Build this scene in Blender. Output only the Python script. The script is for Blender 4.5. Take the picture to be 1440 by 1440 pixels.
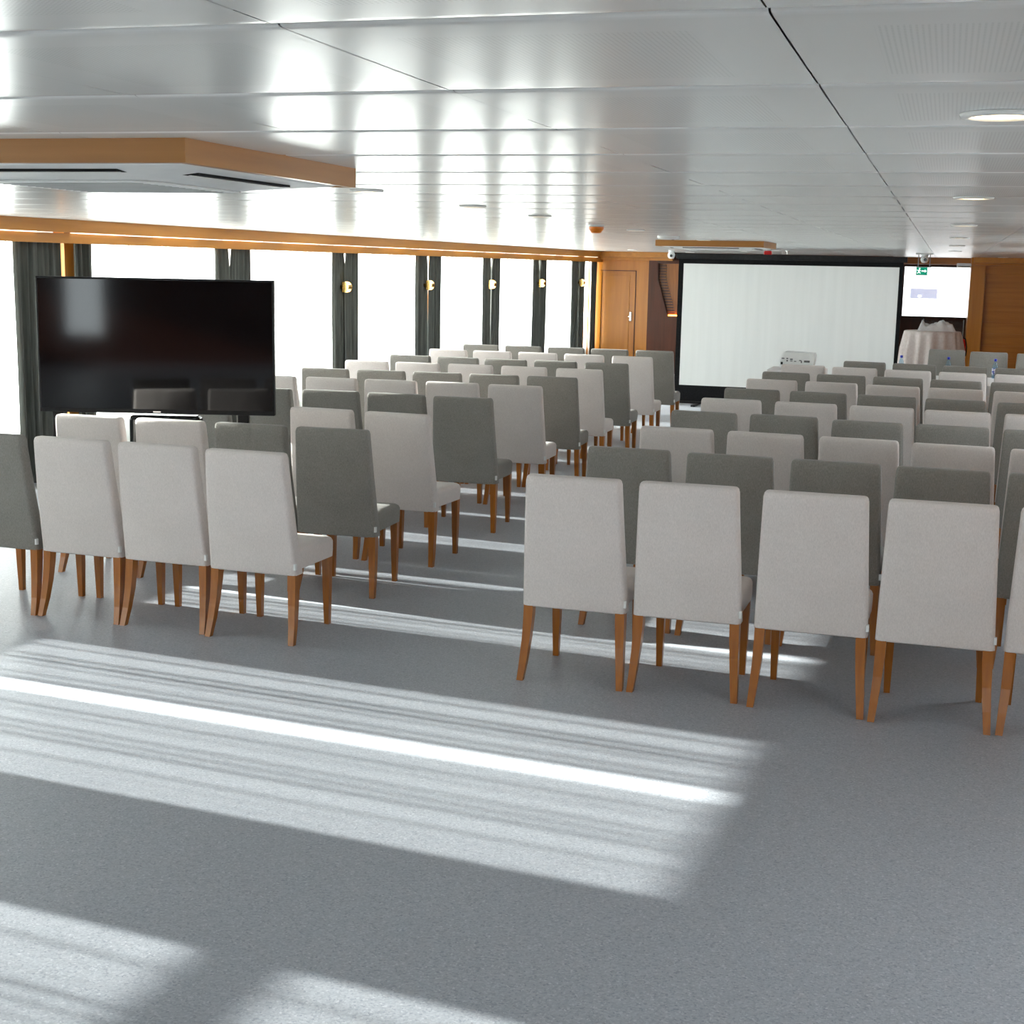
import bpy, bmesh, math, random
from mathutils import Vector, Matrix

for o in list(bpy.data.objects):
    bpy.data.objects.remove(o, do_unlink=True)
scene = bpy.context.scene
COL = scene.collection
random.seed(7)

# ------------------------------------------------------------------ camera
F_PX, YAW, PITCH, ROLL, CAM_H = 2021.81, 0.287873, 0.168721, -0.020206, 1.88179
fwd = Vector((-math.sin(YAW) * math.cos(PITCH), math.cos(YAW) * math.cos(PITCH), -math.sin(PITCH)))
rgt = Vector((math.cos(YAW), math.sin(YAW), 0.0))
dwn = fwd.cross(rgt)
r2 = rgt * math.cos(ROLL) + dwn * math.sin(ROLL)
d2 = rgt * -math.sin(ROLL) + dwn * math.cos(ROLL)
cam_data = bpy.data.cameras.new('camera')
cam = bpy.data.objects.new('camera', cam_data)
COL.objects.link(cam)
up = -d2
back = -fwd
cam.matrix_world = Matrix(((r2.x, up.x, back.x, 0.0), (r2.y, up.y, back.y, 0.0),
                           (r2.z, up.z, back.z, CAM_H), (0, 0, 0, 1)))
cam_data.sensor_width = 36.0
cam_data.lens = 36.0 * F_PX / 1440.0
cam_data.clip_start = 0.05
cam_data.clip_end = 300
scene.camera = cam

# ------------------------------------------------------------------ sky, sun, exposure
SKY = 5.0
world = bpy.data.worlds.new('sky')
scene.world = world
world.use_nodes = True
wn = world.node_tree.nodes['Background']
wn.inputs[0].default_value = (0.93, 0.965, 1.0, 1)
wn.inputs[1].default_value = SKY

sun_data = bpy.data.lights.new('sun', 'SUN')
sun_data.energy = 34.0
sun_data.angle = math.radians(0.5)
sun_data.color = (1.0, 0.965, 0.90)
sun = bpy.data.objects.new('sun', sun_data)
COL.objects.link(sun)
SUN_TAN = 0.2875
sd = Vector((3.39, -0.35, 0)).normalized()
sd = Vector((sd.x, sd.y, -SUN_TAN)).normalized()
sun.rotation_euler = sd.to_track_quat('-Z', 'Y').to_euler()
sun.location = (-20, 8, 10)

vs = scene.view_settings
vs.view_transform = 'Standard'
vs.look = 'None'
vs.exposure = 0.64
vs.gamma = 1.0
vs.use_curve_mapping = False
scene.cycles.use_denoising = True
scene.cycles.max_bounces = 10
scene.cycles.diffuse_bounces = 6
scene.cycles.glossy_bounces = 4
scene.cycles.transparent_max_bounces = 16
scene.cycles.caustics_reflective = False
scene.cycles.caustics_refractive = False
scene.cycles.sample_clamp_indirect = 8.0

# ------------------------------------------------------------------ material helpers
def new_mat(name):
    m = bpy.data.materials.new(name)
    m.use_nodes = True
    nt = m.node_tree
    return m, nt, nt.nodes, nt.links, nt.nodes['Principled BSDF']

def noise_mat(name, c1, c2, rough=0.5, scale=20, detail=4, stretch=(1, 1, 1), bump=0.0, bump_dist=0.002, spec=0.5,
              metal=0.0, coat=0.0, ramp=(0.3, 0.7), coords='Object'):
    m, nt, N, Lk, b = new_mat(name)
    tc = N.new('ShaderNodeTexCoord')
    mp = N.new('ShaderNodeMapping')
    mp.inputs['Scale'].default_value = stretch
    Lk.new(tc.outputs[coords], mp.inputs['Vector'])
    nz = N.new('ShaderNodeTexNoise')
    nz.inputs['Scale'].default_value = scale
    nz.inputs['Detail'].default_value = detail
    Lk.new(mp.outputs[0], nz.inputs['Vector'])
    rp = N.new('ShaderNodeValToRGB')
    rp.color_ramp.elements[0].position = ramp[0]
    rp.color_ramp.elements[1].position = ramp[1]
    rp.color_ramp.elements[0].color = (*c1, 1)
    rp.color_ramp.elements[1].color = (*c2, 1)
    Lk.new(nz.outputs['Fac'], rp.inputs[0])
    Lk.new(rp.outputs[0], b.inputs['Base Color'])
    b.inputs['Roughness'].default_value = rough
    b.inputs['Metallic'].default_value = metal
    b.inputs['Specular IOR Level'].default_value = spec
    b.inputs['Coat Weight'].default_value = coat
    b.inputs['Coat Roughness'].default_value = 0.12
    if bump:
        bp = N.new('ShaderNodeBump')
        bp.inputs['Strength'].default_value = bump
        bp.inputs['Distance'].default_value = bump_dist
        Lk.new(nz.outputs['Fac'], bp.inputs['Height'])
        Lk.new(bp.outputs[0], b.inputs['Normal'])
    return m

def emit_mat(name, col, strength, base=(0.8, 0.8, 0.8)):
    m, nt, N, Lk, b = new_mat(name)
    b.inputs['Base Color'].default_value = (*base, 1)
    nz = N.new('ShaderNodeTexNoise')
    nz.inputs['Scale'].default_value = 30
    mx = N.new('ShaderNodeMixRGB')
    mx.inputs['Color1'].default_value = (*col, 1)
    mx.inputs['Color2'].default_value = (*[c * 0.94 for c in col], 1)
    Lk.new(nz.outputs['Fac'], mx.inputs['Fac'])
    Lk.new(mx.outputs[0], b.inputs['Emission Color'])
    b.inputs['Emission Strength'].default_value = strength
    return m

def wood_mat(name, c1, c2, rough=0.35, axis='Z', scale=9.0, spec=0.5, coat=0.15):
    st = {'X': (0.06, 1, 1), 'Y': (1, 0.06, 1), 'Z': (1, 1, 0.06)}[axis]
    return noise_mat(name, c1, c2, rough, scale * 3, 6, st, 0.03, 0.001, spec, 0, coat, (0.25, 0.75))

def fabric_mat(name, c1, c2, sheen=0.15):
    m, nt, N, Lk, b = new_mat(name)
    tc = N.new('ShaderNodeTexCoord')
    mp = N.new('ShaderNodeMapping')
    mp.inputs['Scale'].default_value = (1, 1, 0.35)
    Lk.new(tc.outputs['Object'], mp.inputs['Vector'])
    nz = N.new('ShaderNodeTexNoise'); nz.inputs['Scale'].default_value = 260; nz.inputs['Detail'].default_value = 3
    Lk.new(mp.outputs[0], nz.inputs['Vector'])
    n2 = N.new('ShaderNodeTexNoise'); n2.inputs['Scale'].default_value = 5; n2.inputs['Detail'].default_value = 3
    Lk.new(tc.outputs['Object'], n2.inputs['Vector'])
    ad = N.new('ShaderNodeMath'); ad.operation = 'MULTIPLY_ADD'
    ad.inputs[1].default_value = 0.3
    Lk.new(n2.outputs['Fac'], ad.inputs[0])
    Lk.new(nz.outputs['Fac'], ad.inputs[2])
    rp = N.new('ShaderNodeValToRGB')
    rp.color_ramp.elements[0].position = 0.45; rp.color_ramp.elements[1].position = 0.85
    rp.color_ramp.elements[0].color = (*c1, 1); rp.color_ramp.elements[1].color = (*c2, 1)
    Lk.new(ad.outputs[0], rp.inputs[0])
    Lk.new(rp.outputs[0], b.inputs['Base Color'])
    b.inputs['Roughness'].default_value = 0.92
    b.inputs['Specular IOR Level'].default_value = 0.2
    b.inputs['Sheen Weight'].default_value = sheen
    # soft cloth creases plus weave
    mp2 = N.new('ShaderNodeMapping'); mp2.inputs['Scale'].default_value = (1, 1, 0.25)
    Lk.new(tc.outputs['Object'], mp2.inputs['Vector'])
    n3 = N.new('ShaderNodeTexNoise'); n3.inputs['Scale'].default_value = 14; n3.inputs['Detail'].default_value = 2
    Lk.new(mp2.outputs[0], n3.inputs['Vector'])
    bp = N.new('ShaderNodeBump'); bp.inputs['Strength'].default_value = 0.22; bp.inputs['Distance'].default_value = 0.012
    Lk.new(n3.outputs['Fac'], bp.inputs['Height'])
    bp2 = N.new('ShaderNodeBump'); bp2.inputs['Strength'].default_value = 0.25; bp2.inputs['Distance'].default_value = 0.001
    Lk.new(nz.outputs['Fac'], bp2.inputs['Height'])
    Lk.new(bp.outputs[0], bp2.inputs['Normal'])
    Lk.new(bp2.outputs[0], b.inputs['Normal'])
    return m

def sheer_mat(name, T=0.37):
    m, nt, N, Lk, b = new_mat(name)
    N.remove(b)
    out = N['Material Output']
    geo = N.new('ShaderNodeNewGeometry')
    dot = N.new('ShaderNodeVectorMath'); dot.operation = 'DOT_PRODUCT'
    Lk.new(geo.outputs['Normal'], dot.inputs[0]); Lk.new(geo.outputs['Incoming'], dot.inputs[1])
    ab = N.new('ShaderNodeMath'); ab.operation = 'ABSOLUTE'; Lk.new(dot.outputs['Value'], ab.inputs[0])
    mx = N.new('ShaderNodeMath'); mx.operation = 'MAXIMUM'; mx.inputs[1].default_value = 0.12; Lk.new(ab.outputs[0], mx.inputs[0])
    dv = N.new('ShaderNodeMath'); dv.operation = 'DIVIDE'; dv.inputs[0].default_value = 1.0; Lk.new(mx.outputs[0], dv.inputs[1])
    pw = N.new('ShaderNodeMath'); pw.operation = 'POWER'; pw.inputs[0].default_value = T; Lk.new(dv.outputs[0], pw.inputs[1])
    tr = N.new('ShaderNodeBsdfTransparent')
    tl = N.new('ShaderNodeBsdfTranslucent'); tl.inputs['Color'].default_value = (0.94, 0.95, 0.93, 1)
    df = N.new('ShaderNodeBsdfDiffuse'); df.inputs['Color'].default_value = (0.9, 0.9, 0.88, 1)
    ms = N.new('ShaderNodeMixShader'); ms.inputs[0].default_value = 0.35
    Lk.new(tl.outputs[0], ms.inputs[1]); Lk.new(df.outputs[0], ms.inputs[2])
    m2 = N.new('ShaderNodeMixShader')
    Lk.new(pw.outputs[0], m2.inputs[0])
    Lk.new(ms.outputs[0], m2.inputs[1]); Lk.new(tr.outputs[0], m2.inputs[2])
    Lk.new(m2.outputs[0], out.inputs['Surface'])
    return m

def pane_mat(name, tint=(0.93, 0.96, 0.96)):
    m, nt, N, Lk, b = new_mat(name)
    N.remove(b)
    out = N['Material Output']
    tr = N.new('ShaderNodeBsdfTransparent'); tr.inputs['Color'].default_value = (*tint, 1)
    gl = N.new('ShaderNodeBsdfGlossy'); gl.inputs['Roughness'].default_value = 0.02
    ms = N.new('ShaderNodeMixShader'); ms.inputs[0].default_value = 0.06
    Lk.new(tr.outputs[0], ms.inputs[1]); Lk.new(gl.outputs[0], ms.inputs[2])
    Lk.new(ms.outputs[0], out.inputs['Surface'])
    return m

def floor_material():
    m, nt, N, Lk, b = new_mat('speckled_vinyl')
    tc = N.new('ShaderNodeTexCoord')
    v = N.new('ShaderNodeTexVoronoi'); v.inputs['Scale'].default_value = 165
    Lk.new(tc.outputs['Object'], v.inputs['Vector'])
    n = N.new('ShaderNodeTexNoise'); n.inputs['Scale'].default_value = 130; n.inputs['Detail'].default_value = 3
    Lk.new(tc.outputs['Object'], n.inputs['Vector'])
    sep = N.new('ShaderNodeSeparateColor')
    Lk.new(v.outputs['Color'], sep.inputs[0])
    rp = N.new('ShaderNodeValToRGB')
    e = rp.color_ramp.elements
    e[0].position = 0.0; e[0].color = (0.14, 0.155, 0.185, 1)
    e[1].position = 1.0; e[1].color = (0.70, 0.715, 0.74, 1)
    x = rp.color_ramp.elements.new(0.25); x.color = (0.312, 0.332, 0.372, 1)
    x = rp.color_ramp.elements.new(0.78); x.color = (0.398, 0.418, 0.458, 1)
    mx = N.new('ShaderNodeMath'); mx.operation = 'MULTIPLY_ADD'; mx.inputs[1].default_value = 0.65
    Lk.new(sep.outputs[0], mx.inputs[0])
    m3 = N.new('ShaderNodeMath'); m3.operation = 'MULTIPLY'; m3.inputs[1].default_value = 0.35
    Lk.new(n.outputs['Fac'], m3.inputs[0]); Lk.new(m3.outputs[0], mx.inputs[2])
    Lk.new(mx.outputs[0], rp.inputs[0])
    Lk.new(rp.outputs[0], b.inputs['Base Color'])
    b.inputs['Roughness'].default_value = 0.42
    b.inputs['Specular IOR Level'].default_value = 0.35
    bp = N.new('ShaderNodeBump'); bp.inputs['Strength'].default_value = 0.06; bp.inputs['Distance'].default_value = 0.001
    Lk.new(n.outputs['Fac'], bp.inputs['Height']); Lk.new(bp.outputs[0], b.inputs['Normal'])
    return m

PX, PY = 0.667, 0.735
def ceiling_material():
    """satin painted metal; a field of punched holes in the middle of each panel"""
    m, nt, N, Lk, b = new_mat('perforated_ceiling_metal')
    tc = N.new('ShaderNodeTexCoord')
    def math_(op, a, bv=None, cv=None):
        n = N.new('ShaderNodeMath'); n.operation = op
        for i, x in enumerate((a, bv, cv)):
            if x is None: continue
            if isinstance(x, (int, float)): n.inputs[i].default_value = x
            else: Lk.new(x, n.inputs[i])
        return n.outputs[0]
    sp = N.new('ShaderNodeSeparateXYZ'); Lk.new(tc.outputs['Object'], sp.inputs[0])
    inx = math_('LESS_THAN', math_('ABSOLUTE', sp.outputs[0]), PX / 2 - 0.12)
    iny = math_('LESS_THAN', math_('ABSOLUTE', sp.outputs[1]), PY / 2 - 0.13)
    pitch = 0.0078
    fx = math_('SUBTRACT', math_('FRACT', math_('DIVIDE', sp.outputs[0], pitch)), 0.5)
    fy = math_('SUBTRACT', math_('FRACT', math_('DIVIDE', sp.outputs[1], pitch)), 0.5)
    r2_ = math_('ADD', math_('MULTIPLY', fx, fx), math_('MULTIPLY', fy, fy))
    hole = math_('LESS_THAN', r2_, 0.06)
    fac = math_('MULTIPLY', math_('MULTIPLY', inx, iny), hole)
    mx = N.new('ShaderNodeMixRGB')
    mx.inputs['Color1'].default_value = (0.74, 0.755, 0.74, 1)
    mx.inputs['Color2'].default_value = (0.60, 0.61, 0.60, 1)
    Lk.new(fac, mx.inputs['Fac'])
    Lk.new(mx.outputs[0], b.inputs['Base Color'])
    b.inputs['Roughness'].default_value = 0.24
    b.inputs['Specular IOR Level'].default_value = 0.55
    return m

def drape_mat(c1, c2, name):  # curtain cloth: two tones in vertical noise streaks, plus bump
    m = noise_mat(name, c1, c2, 0.85, 60, 3, (1, 1, 0.05), 0.1, 0.003, 0.2)
    m.node_tree.nodes['Principled BSDF'].inputs['Sheen Weight'].default_value = 0.1
    return m

M = {
    'floor': floor_material(),
    'ceil': ceiling_material(),
    'ceil_back': noise_mat('ceiling_backing', (0.34, 0.34, 0.34), (0.38, 0.38, 0.38), 0.8, 8),
    'light_fabric': fabric_mat('light_chair_fabric', (0.61, 0.556, 0.534), (0.72, 0.66, 0.635)),
    'dark_fabric': fabric_mat('dark_chair_fabric', (0.205, 0.194, 0.178), (0.29, 0.276, 0.254)),
    'leg_wood': wood_mat('chair_leg_wood', (0.28, 0.083, 0.006), (0.40, 0.135, 0.011), 0.33, 'Z', 14),
    'wall_wood': wood_mat('cherry_wall_veneer', (0.44, 0.155, 0.012), (0.55, 0.215, 0.022), 0.32, 'Z', 5),
    'wall_wood_x': wood_mat('cherry_veneer_horizontal', (0.38, 0.128, 0.012), (0.52, 0.20, 0.024), 0.34, 'X', 6),
    'trim_wood': wood_mat('cornice_wood', (0.45, 0.172, 0.020), (0.58, 0.245, 0.036), 0.35, 'Y', 5),
    'ac_wood': wood_mat('oak_box_wood', (0.31, 0.122, 0.016), (0.42, 0.182, 0.032), 0.42, 'X', 7),
    'ac_wood_y': wood_mat('oak_box_wood_lengthwise', (0.31, 0.122, 0.016), (0.42, 0.182, 0.032), 0.42, 'Y', 7),
    'dark_wood': wood_mat('dark_mahogany', (0.055, 0.014, 0.006), (0.10, 0.028, 0.012), 0.30, 'Z', 5, spec=0.3, coat=0.0),
    'white_wall': noise_mat('white_wall_paint', (0.72, 0.72, 0.70), (0.76, 0.76, 0.74), 0.6, 6),
    'white': noise_mat('white_plastic', (0.74, 0.75, 0.74), (0.79, 0.80, 0.79), 0.4, 12),
    'grey_trim': noise_mat('grey_metal_trim', (0.30, 0.31, 0.31), (0.36, 0.37, 0.37), 0.4, 12),
    'curtain': drape_mat((0.062, 0.066, 0.060), (0.105, 0.11, 0.10), 'charcoal_curtain'),
    'sheer': sheer_mat('white_sheer'),
    'pane': pane_mat('window_glass'),
    'acrylic': pane_mat('clear_acrylic', (0.9, 0.86, 0.87)),
    'brass': noise_mat('polished_brass', (0.80, 0.50, 0.14), (0.88, 0.58, 0.20), 0.22, 15, metal=1.0),
    'black': noise_mat('black_plastic', (0.010, 0.010, 0.011), (0.018, 0.018, 0.019), 0.38, 20, spec=0.2),
    'tv_glass': noise_mat('tv_screen_glass', (0.003, 0.003, 0.004), (0.005, 0.005, 0.006), 0.06, 4, spec=0.5),
    'black_cloth': noise_mat('black_screen_border', (0.008, 0.008, 0.009), (0.014, 0.014, 0.015), 0.8, 40, spec=0.1),
    'screen_white': noise_mat('projection_fabric', (0.80, 0.81, 0.79), (0.84, 0.85, 0.83), 0.75, 3, stretch=(4, 1, 0.2)),
    'cloth': noise_mat('white_tablecloth', (0.72, 0.70, 0.71), (0.80, 0.78, 0.78), 0.8, 40),
    'cream_cloth': noise_mat('cream_tablecloth', (0.66, 0.57, 0.54), (0.76, 0.68, 0.65), 0.75, 30),
    'bottle': pane_mat('bottle_plastic', (0.72, 0.86, 0.95)),
    'blue': noise_mat('blue_cap_plastic', (0.01, 0.02, 0.42), (0.02, 0.04, 0.5), 0.4, 20),
    'label': noise_mat('bottle_label', (0.05, 0.08, 0.45), (0.75, 0.78, 0.85), 0.5, 60, ramp=(0.45, 0.55)),
    'orange': noise_mat('orange_plastic', (0.75, 0.19, 0.01), (0.82, 0.24, 0.015), 0.35, 20),
    'red': noise_mat('red_plastic', (0.62, 0.012, 0.012), (0.70, 0.018, 0.015), 0.3, 20),
    'lens': noise_mat('dark_lens', (0.01, 0.01, 0.01), (0.02, 0.02, 0.02), 0.1, 20),
    'lamp': emit_mat('warm_lamp', (1.0, 0.74, 0.40), 5.0),
    'sconce_glow': emit_mat('sconce_glow', (1.0, 0.72, 0.30), 5.0),
    'strip': emit_mat('cornice_light_strip', (1.0, 0.86, 0.66), 1.6),
    'amber': emit_mat('amber_niche_light', (1.0, 0.38, 0.05), 7.0),
    'exit_green': emit_mat('exit_sign_green', (0.0, 0.22, 0.13), 0.7, (0.0, 0.2, 0.12)),
    'exit_white': emit_mat('exit_sign_white', (0.9, 1.0, 0.97), 0.9),
    'slide': emit_mat('display_white', (0.96, 0.99, 1.0), 1.7),
    'slide_blue': emit_mat('display_pale_blue', (0.36, 0.41, 0.55), 0.95),
    'slide_grey': emit_mat('display_pale_grey', (0.54, 0.56, 0.58), 1.0),
    'chrome': noise_mat('brushed_steel', (0.65, 0.65, 0.65), (0.72, 0.72, 0.72), 0.25, 25, metal=1.0),
    'port': noise_mat('dark_port', (0.06, 0.06, 0.07), (0.12, 0.12, 0.13), 0.5, 30),
    'plate': noise_mat('grey_deck_paint', (0.45, 0.46, 0.46), (0.5, 0.51, 0.5), 0.6, 4),
}

# ------------------------------------------------------------------ mesh helpers
def obj(name, bm, mat, parent=None, smooth=False, loc=None):
    me = bpy.data.meshes.new(name)
    bm.normal_update()
    bm.to_mesh(me)
    bm.free()
    for p in me.polygons:
        p.use_smooth = smooth
    me.materials.append(M[mat])
    o = bpy.data.objects.new(name, me)
    COL.objects.link(o)
    if parent is not None:
        o.parent = parent
    if loc is not None:
        o.location = loc
    return o

def obj_me(name, me, parent=None, loc=(0, 0, 0)):
    o = bpy.data.objects.new(name, me)
    COL.objects.link(o)
    o.parent = parent
    o.location = loc
    return o

def thing(name, label, cat, loc=(0, 0, 0), rotz=0.0, group=None):
    o = bpy.data.objects.new(name, None)
    o.empty_display_size = 0.1
    COL.objects.link(o)
    o.location = loc
    o.rotation_euler = (0, 0, rotz)
    o['label'] = label
    o['category'] = cat
    if group: o['group'] = group
    return o

def tag(o, label, cat, group=None):
    o['label'] = label
    o['category'] = cat
    if group: o['group'] = group
    return o

def struct(o, label=None):
    o['kind'] = 'structure'
    if label: o['label'] = label
    return o

def box(bm, x0, x1, y0, y1, z0, z1, bevel=0.0, seg=2):
    v = [bm.verts.new((x, y, z)) for x in (x0, x1) for y in (y0, y1) for z in (z0, z1)]
    fs = [(0, 1, 3, 2), (4, 6, 7, 5), (0, 4, 5, 1), (2, 3, 7, 6), (0, 2, 6, 4), (1, 5, 7, 3)]
    faces = [bm.faces.new([v[i] for i in f]) for f in fs]
    if bevel:
        es = list({e for f in faces for e in f.edges})
        bmesh.ops.bevel(bm, geom=es, offset=bevel, segments=seg, affect='EDGES', profile=0.5)
    return bm

def bx(*a, **k):
    return box(bmesh.new(), *a, **k)

def loft(sections, cap=True):
    """sections: list of equally long rings of points"""
    bm = bmesh.new()
    rings = [[bm.verts.new(p) for p in s] for s in sections]
    n = len(rings[0])
    for a, b in zip(rings[:-1], rings[1:]):
        for i in range(n):
            j = (i + 1) % n
            bm.faces.new((a[i], a[j], b[j], b[i]))
    if cap:
        bm.faces.new(list(reversed(rings[0])))
        bm.faces.new(rings[-1])
    bmesh.ops.recalc_face_normals(bm, faces=bm.faces)
    return bm

def rrect(hw, y0, y1, r, z, n=3, skew=0.0):
    """rounded rectangle ring in x/y at height z"""
    pts = []
    cs = [(hw - r, y1 - r, 0), (-hw + r, y1 - r, 90), (-hw + r, y0 + r, 180), (hw - r, y0 + r, 270)]
    for cx, cy, a0 in cs:
        for i in range(n + 1):
            a = math.radians(a0 + 90 * i / n)
            pts.append((cx + r * math.cos(a), cy + r * math.sin(a), z))
    return pts

def lathe(profile, seg=20, cx=0, cy=0):
    bm = bmesh.new()
    rings = []
    for r, z in profile:
        if r < 1e-6:
            rings.append([bm.verts.new((cx, cy, z))])
        else:
            rings.append([bm.verts.new((cx + r * math.cos(2 * math.pi * i / seg), cy + r * math.sin(2 * math.pi * i / seg), z)) for i in range(seg)])
    for a, b in zip(rings[:-1], rings[1:]):
        for i in range(seg):
            j = (i + 1) % seg
            if len(a) == 1 and len(b) == 1: continue
            if len(a) == 1: bm.faces.new((a[0], b[j], b[i]))
            elif len(b) == 1: bm.faces.new((a[i], a[j], b[0]))
            else: bm.faces.new((a[i], a[j], b[j], b[i]))
    bmesh.ops.recalc_face_normals(bm, faces=bm.faces)
    return bm

def prism(poly, axis, a, b):
    """extrude a 2D polygon: axis 'y' -> (x,z) poly, axis 'x' -> (y,z) poly, axis 'z' -> (x,y) poly"""
    def P(p, t):
        return {'y': (p[0], t, p[1]), 'x': (t, p[0], p[1]), 'z': (p[0], p[1], t)}[axis]
    return loft([[P(p, a) for p in poly], [P(p, b) for p in poly]])

def tube(pts, r, seg=8):
    secs = []
    for i, p in enumerate(pts):
        p = Vector(p)
        d = (Vector(pts[min(i + 1, len(pts) - 1)]) - Vector(pts[max(i - 1, 0)])).normalized()
        u = d.orthogonal().normalized() if i == 0 else (u - d * u.dot(d)).normalized()
        w = d.cross(u)
        secs.append([tuple(p + u * r * math.cos(2 * math.pi * k / seg) + w * r * math.sin(2 * math.pi * k / seg)) for k in range(seg)])
    return loft(secs)

# ------------------------------------------------------------------ room layout numbers
CZ = 2.20                      # ceiling height
XR = 2.10                      # right wall
YB, YF = -9.0, 26.4            # back and front wall
A = Vector((-7.15, 9.85, 0)); B = Vector((-6.25, 24.5, 0))
T = (B - A).normalized(); NW = Vector((T.y, -T.x, 0))      # along / out from the left wall
def W(s, off, z):
    p = A + T * s + NW * off
    return (p.x, p.y, z)
WANG = math.atan2(T.y, T.x)

# floor
bm = bmesh.new()
bm.faces.new([bm.verts.new(p) for p in ((-9.4, YB - 0.3, 0), (XR + 0.3, YB - 0.3, 0), (XR + 0.3, 30, 0), (-9.4, 30, 0))])
r = bmesh.ops.extrude_face_region(bm, geom=list(bm.faces))
bmesh.ops.translate(bm, verts=[v for v in r['geom'] if isinstance(v, bmesh.types.BMVert)], vec=(0, 0, -0.1))
bmesh.ops.recalc_face_normals(bm, faces=bm.faces)
struct(obj('floor', bm, 'floor'), 'speckled blue-grey vinyl floor with sun stripes')

# ceiling: backing slab, then pressed metal panels
cpoly = [W(-19.2, -0.42, 0)[:2], (XR + 0.12, YB - 0.12), (XR + 0.12, 29), W(19.3, -0.42, 0)[:2]]
ceil = struct(obj('ceiling', prism(cpoly, 'z', CZ + 0.03, CZ + 0.13), 'ceil_back'),
              'glossy white perforated metal panel ceiling')

def panel_bm(lx=PX - 0.0032, ly=PY - 0.004):
    bm = bmesh.new()
    ys = [(-0.5, 0.022), (-0.4955, 0.0075), (-0.489, 0.0022), (-0.478, 0.0005), (-0.45, 0.0), (-0.2, -0.0004), (0.2, -0.0004), (0.45, 0.0), (0.478, 0.0005), (0.489, 0.0022), (0.4955, 0.0075), (0.5, 0.022)]
    xs = [(-0.5, 0.0), (-0.17, 0.0), (0.17, 0.0), (0.5, 0.0)]
    g = [[bm.verts.new((fx * lx, fy * ly, zx + zy)) for fx, zx in xs] for fy, zy in ys]
    for i in range(len(ys) - 1):
        for j in range(len(xs) - 1):
            bm.faces.new((g[i][j], g[i + 1][j], g[i + 1][j + 1], g[i][j + 1]))
    return bm

pan = panel_bm()
pan_me = bpy.data.meshes.new('ceiling_panel')
pan.normal_update(); pan.to_mesh(pan_me); pan.free()
pan_me.materials.append(M['ceil'])
for p in pan_me.polygons: p.use_smooth = True
cells = []
X0, Y0 = -0.235, 1.865
for i in range(-13, 4):
    for j in range(-15, 37):
        cx, cy = X0 + PX * (i + 0.5), Y0 + PY * (j + 0.5)
        wx = -7.15 + (cy - 9.85) * T.x / T.y - 0.40      # window wall line
        if cx - PX / 2 > XR + 0.1 or cx + PX / 2 < wx or cy > 28.9 or cy < YB: continue
        vis = cy > 1.3 and -0.72 * cy - 0.4 < cx < 0.07 * cy + 0.7 and cx - PX / 2 > wx + 0.03 and cx + PX / 2 < XR + 0.1
        cells.append((not vis, cy, cx))
cells.sort()
rest = []
for k, (nv, cy, cx) in enumerate(cells):
    if k < 298 and not nv:
        o = obj_me('ceiling_panel', pan_me, ceil, (cx, cy, CZ))
        o.rotation_euler = (random.uniform(-0.0008, 0.0008), random.uniform(-0.0008, 0.0008), 0)
    else:
        rest.append((cx, cy))
vv, ff = [], []
base_v = [v.co.copy() for v in pan_me.vertices]
base_f = [list(p.vertices) for p in pan_me.polygons]
for cx, cy in rest:
    n0 = len(vv)
    vv += [(min(XR + 0.1, max(v.x + cx, -7.55 + (v.y + cy - 9.85) * T.x / T.y)), v.y + cy, v.z + CZ) for v in base_v]
    ff += [[i + n0 for i in f] for f in base_f]
me = bpy.data.meshes.new('far_ceiling_panels')
me.from_pydata(vv, [], ff)
me.materials.append(M['ceil'])
for p in me.polygons: p.use_smooth = True
o = obj_me('far_ceiling_panels', me, ceil)
o['kind'] = 'stuff'

# ------------------------------------------------------------------ left wall with windows
def wall_quadbox(s0, s1, o0, o1, z0, z1, bm=None):
    """box in wall coordinates"""
    bm = bm or bmesh.new()
    v = [bm.verts.new(W(s, o_, z)) for s in (s0, s1) for o_ in (o0, o1) for z in (z0, z1)]
    for f in [(0, 1, 3, 2), (4, 6, 7, 5), (0, 4, 5, 1), (2, 3, 7, 6), (0, 2, 6, 4), (1, 5, 7, 3)]:
        bm.faces.new([v[i] for i in f])
    bmesh.ops.recalc_face_normals(bm, faces=bm.faces)
    return bm

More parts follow.
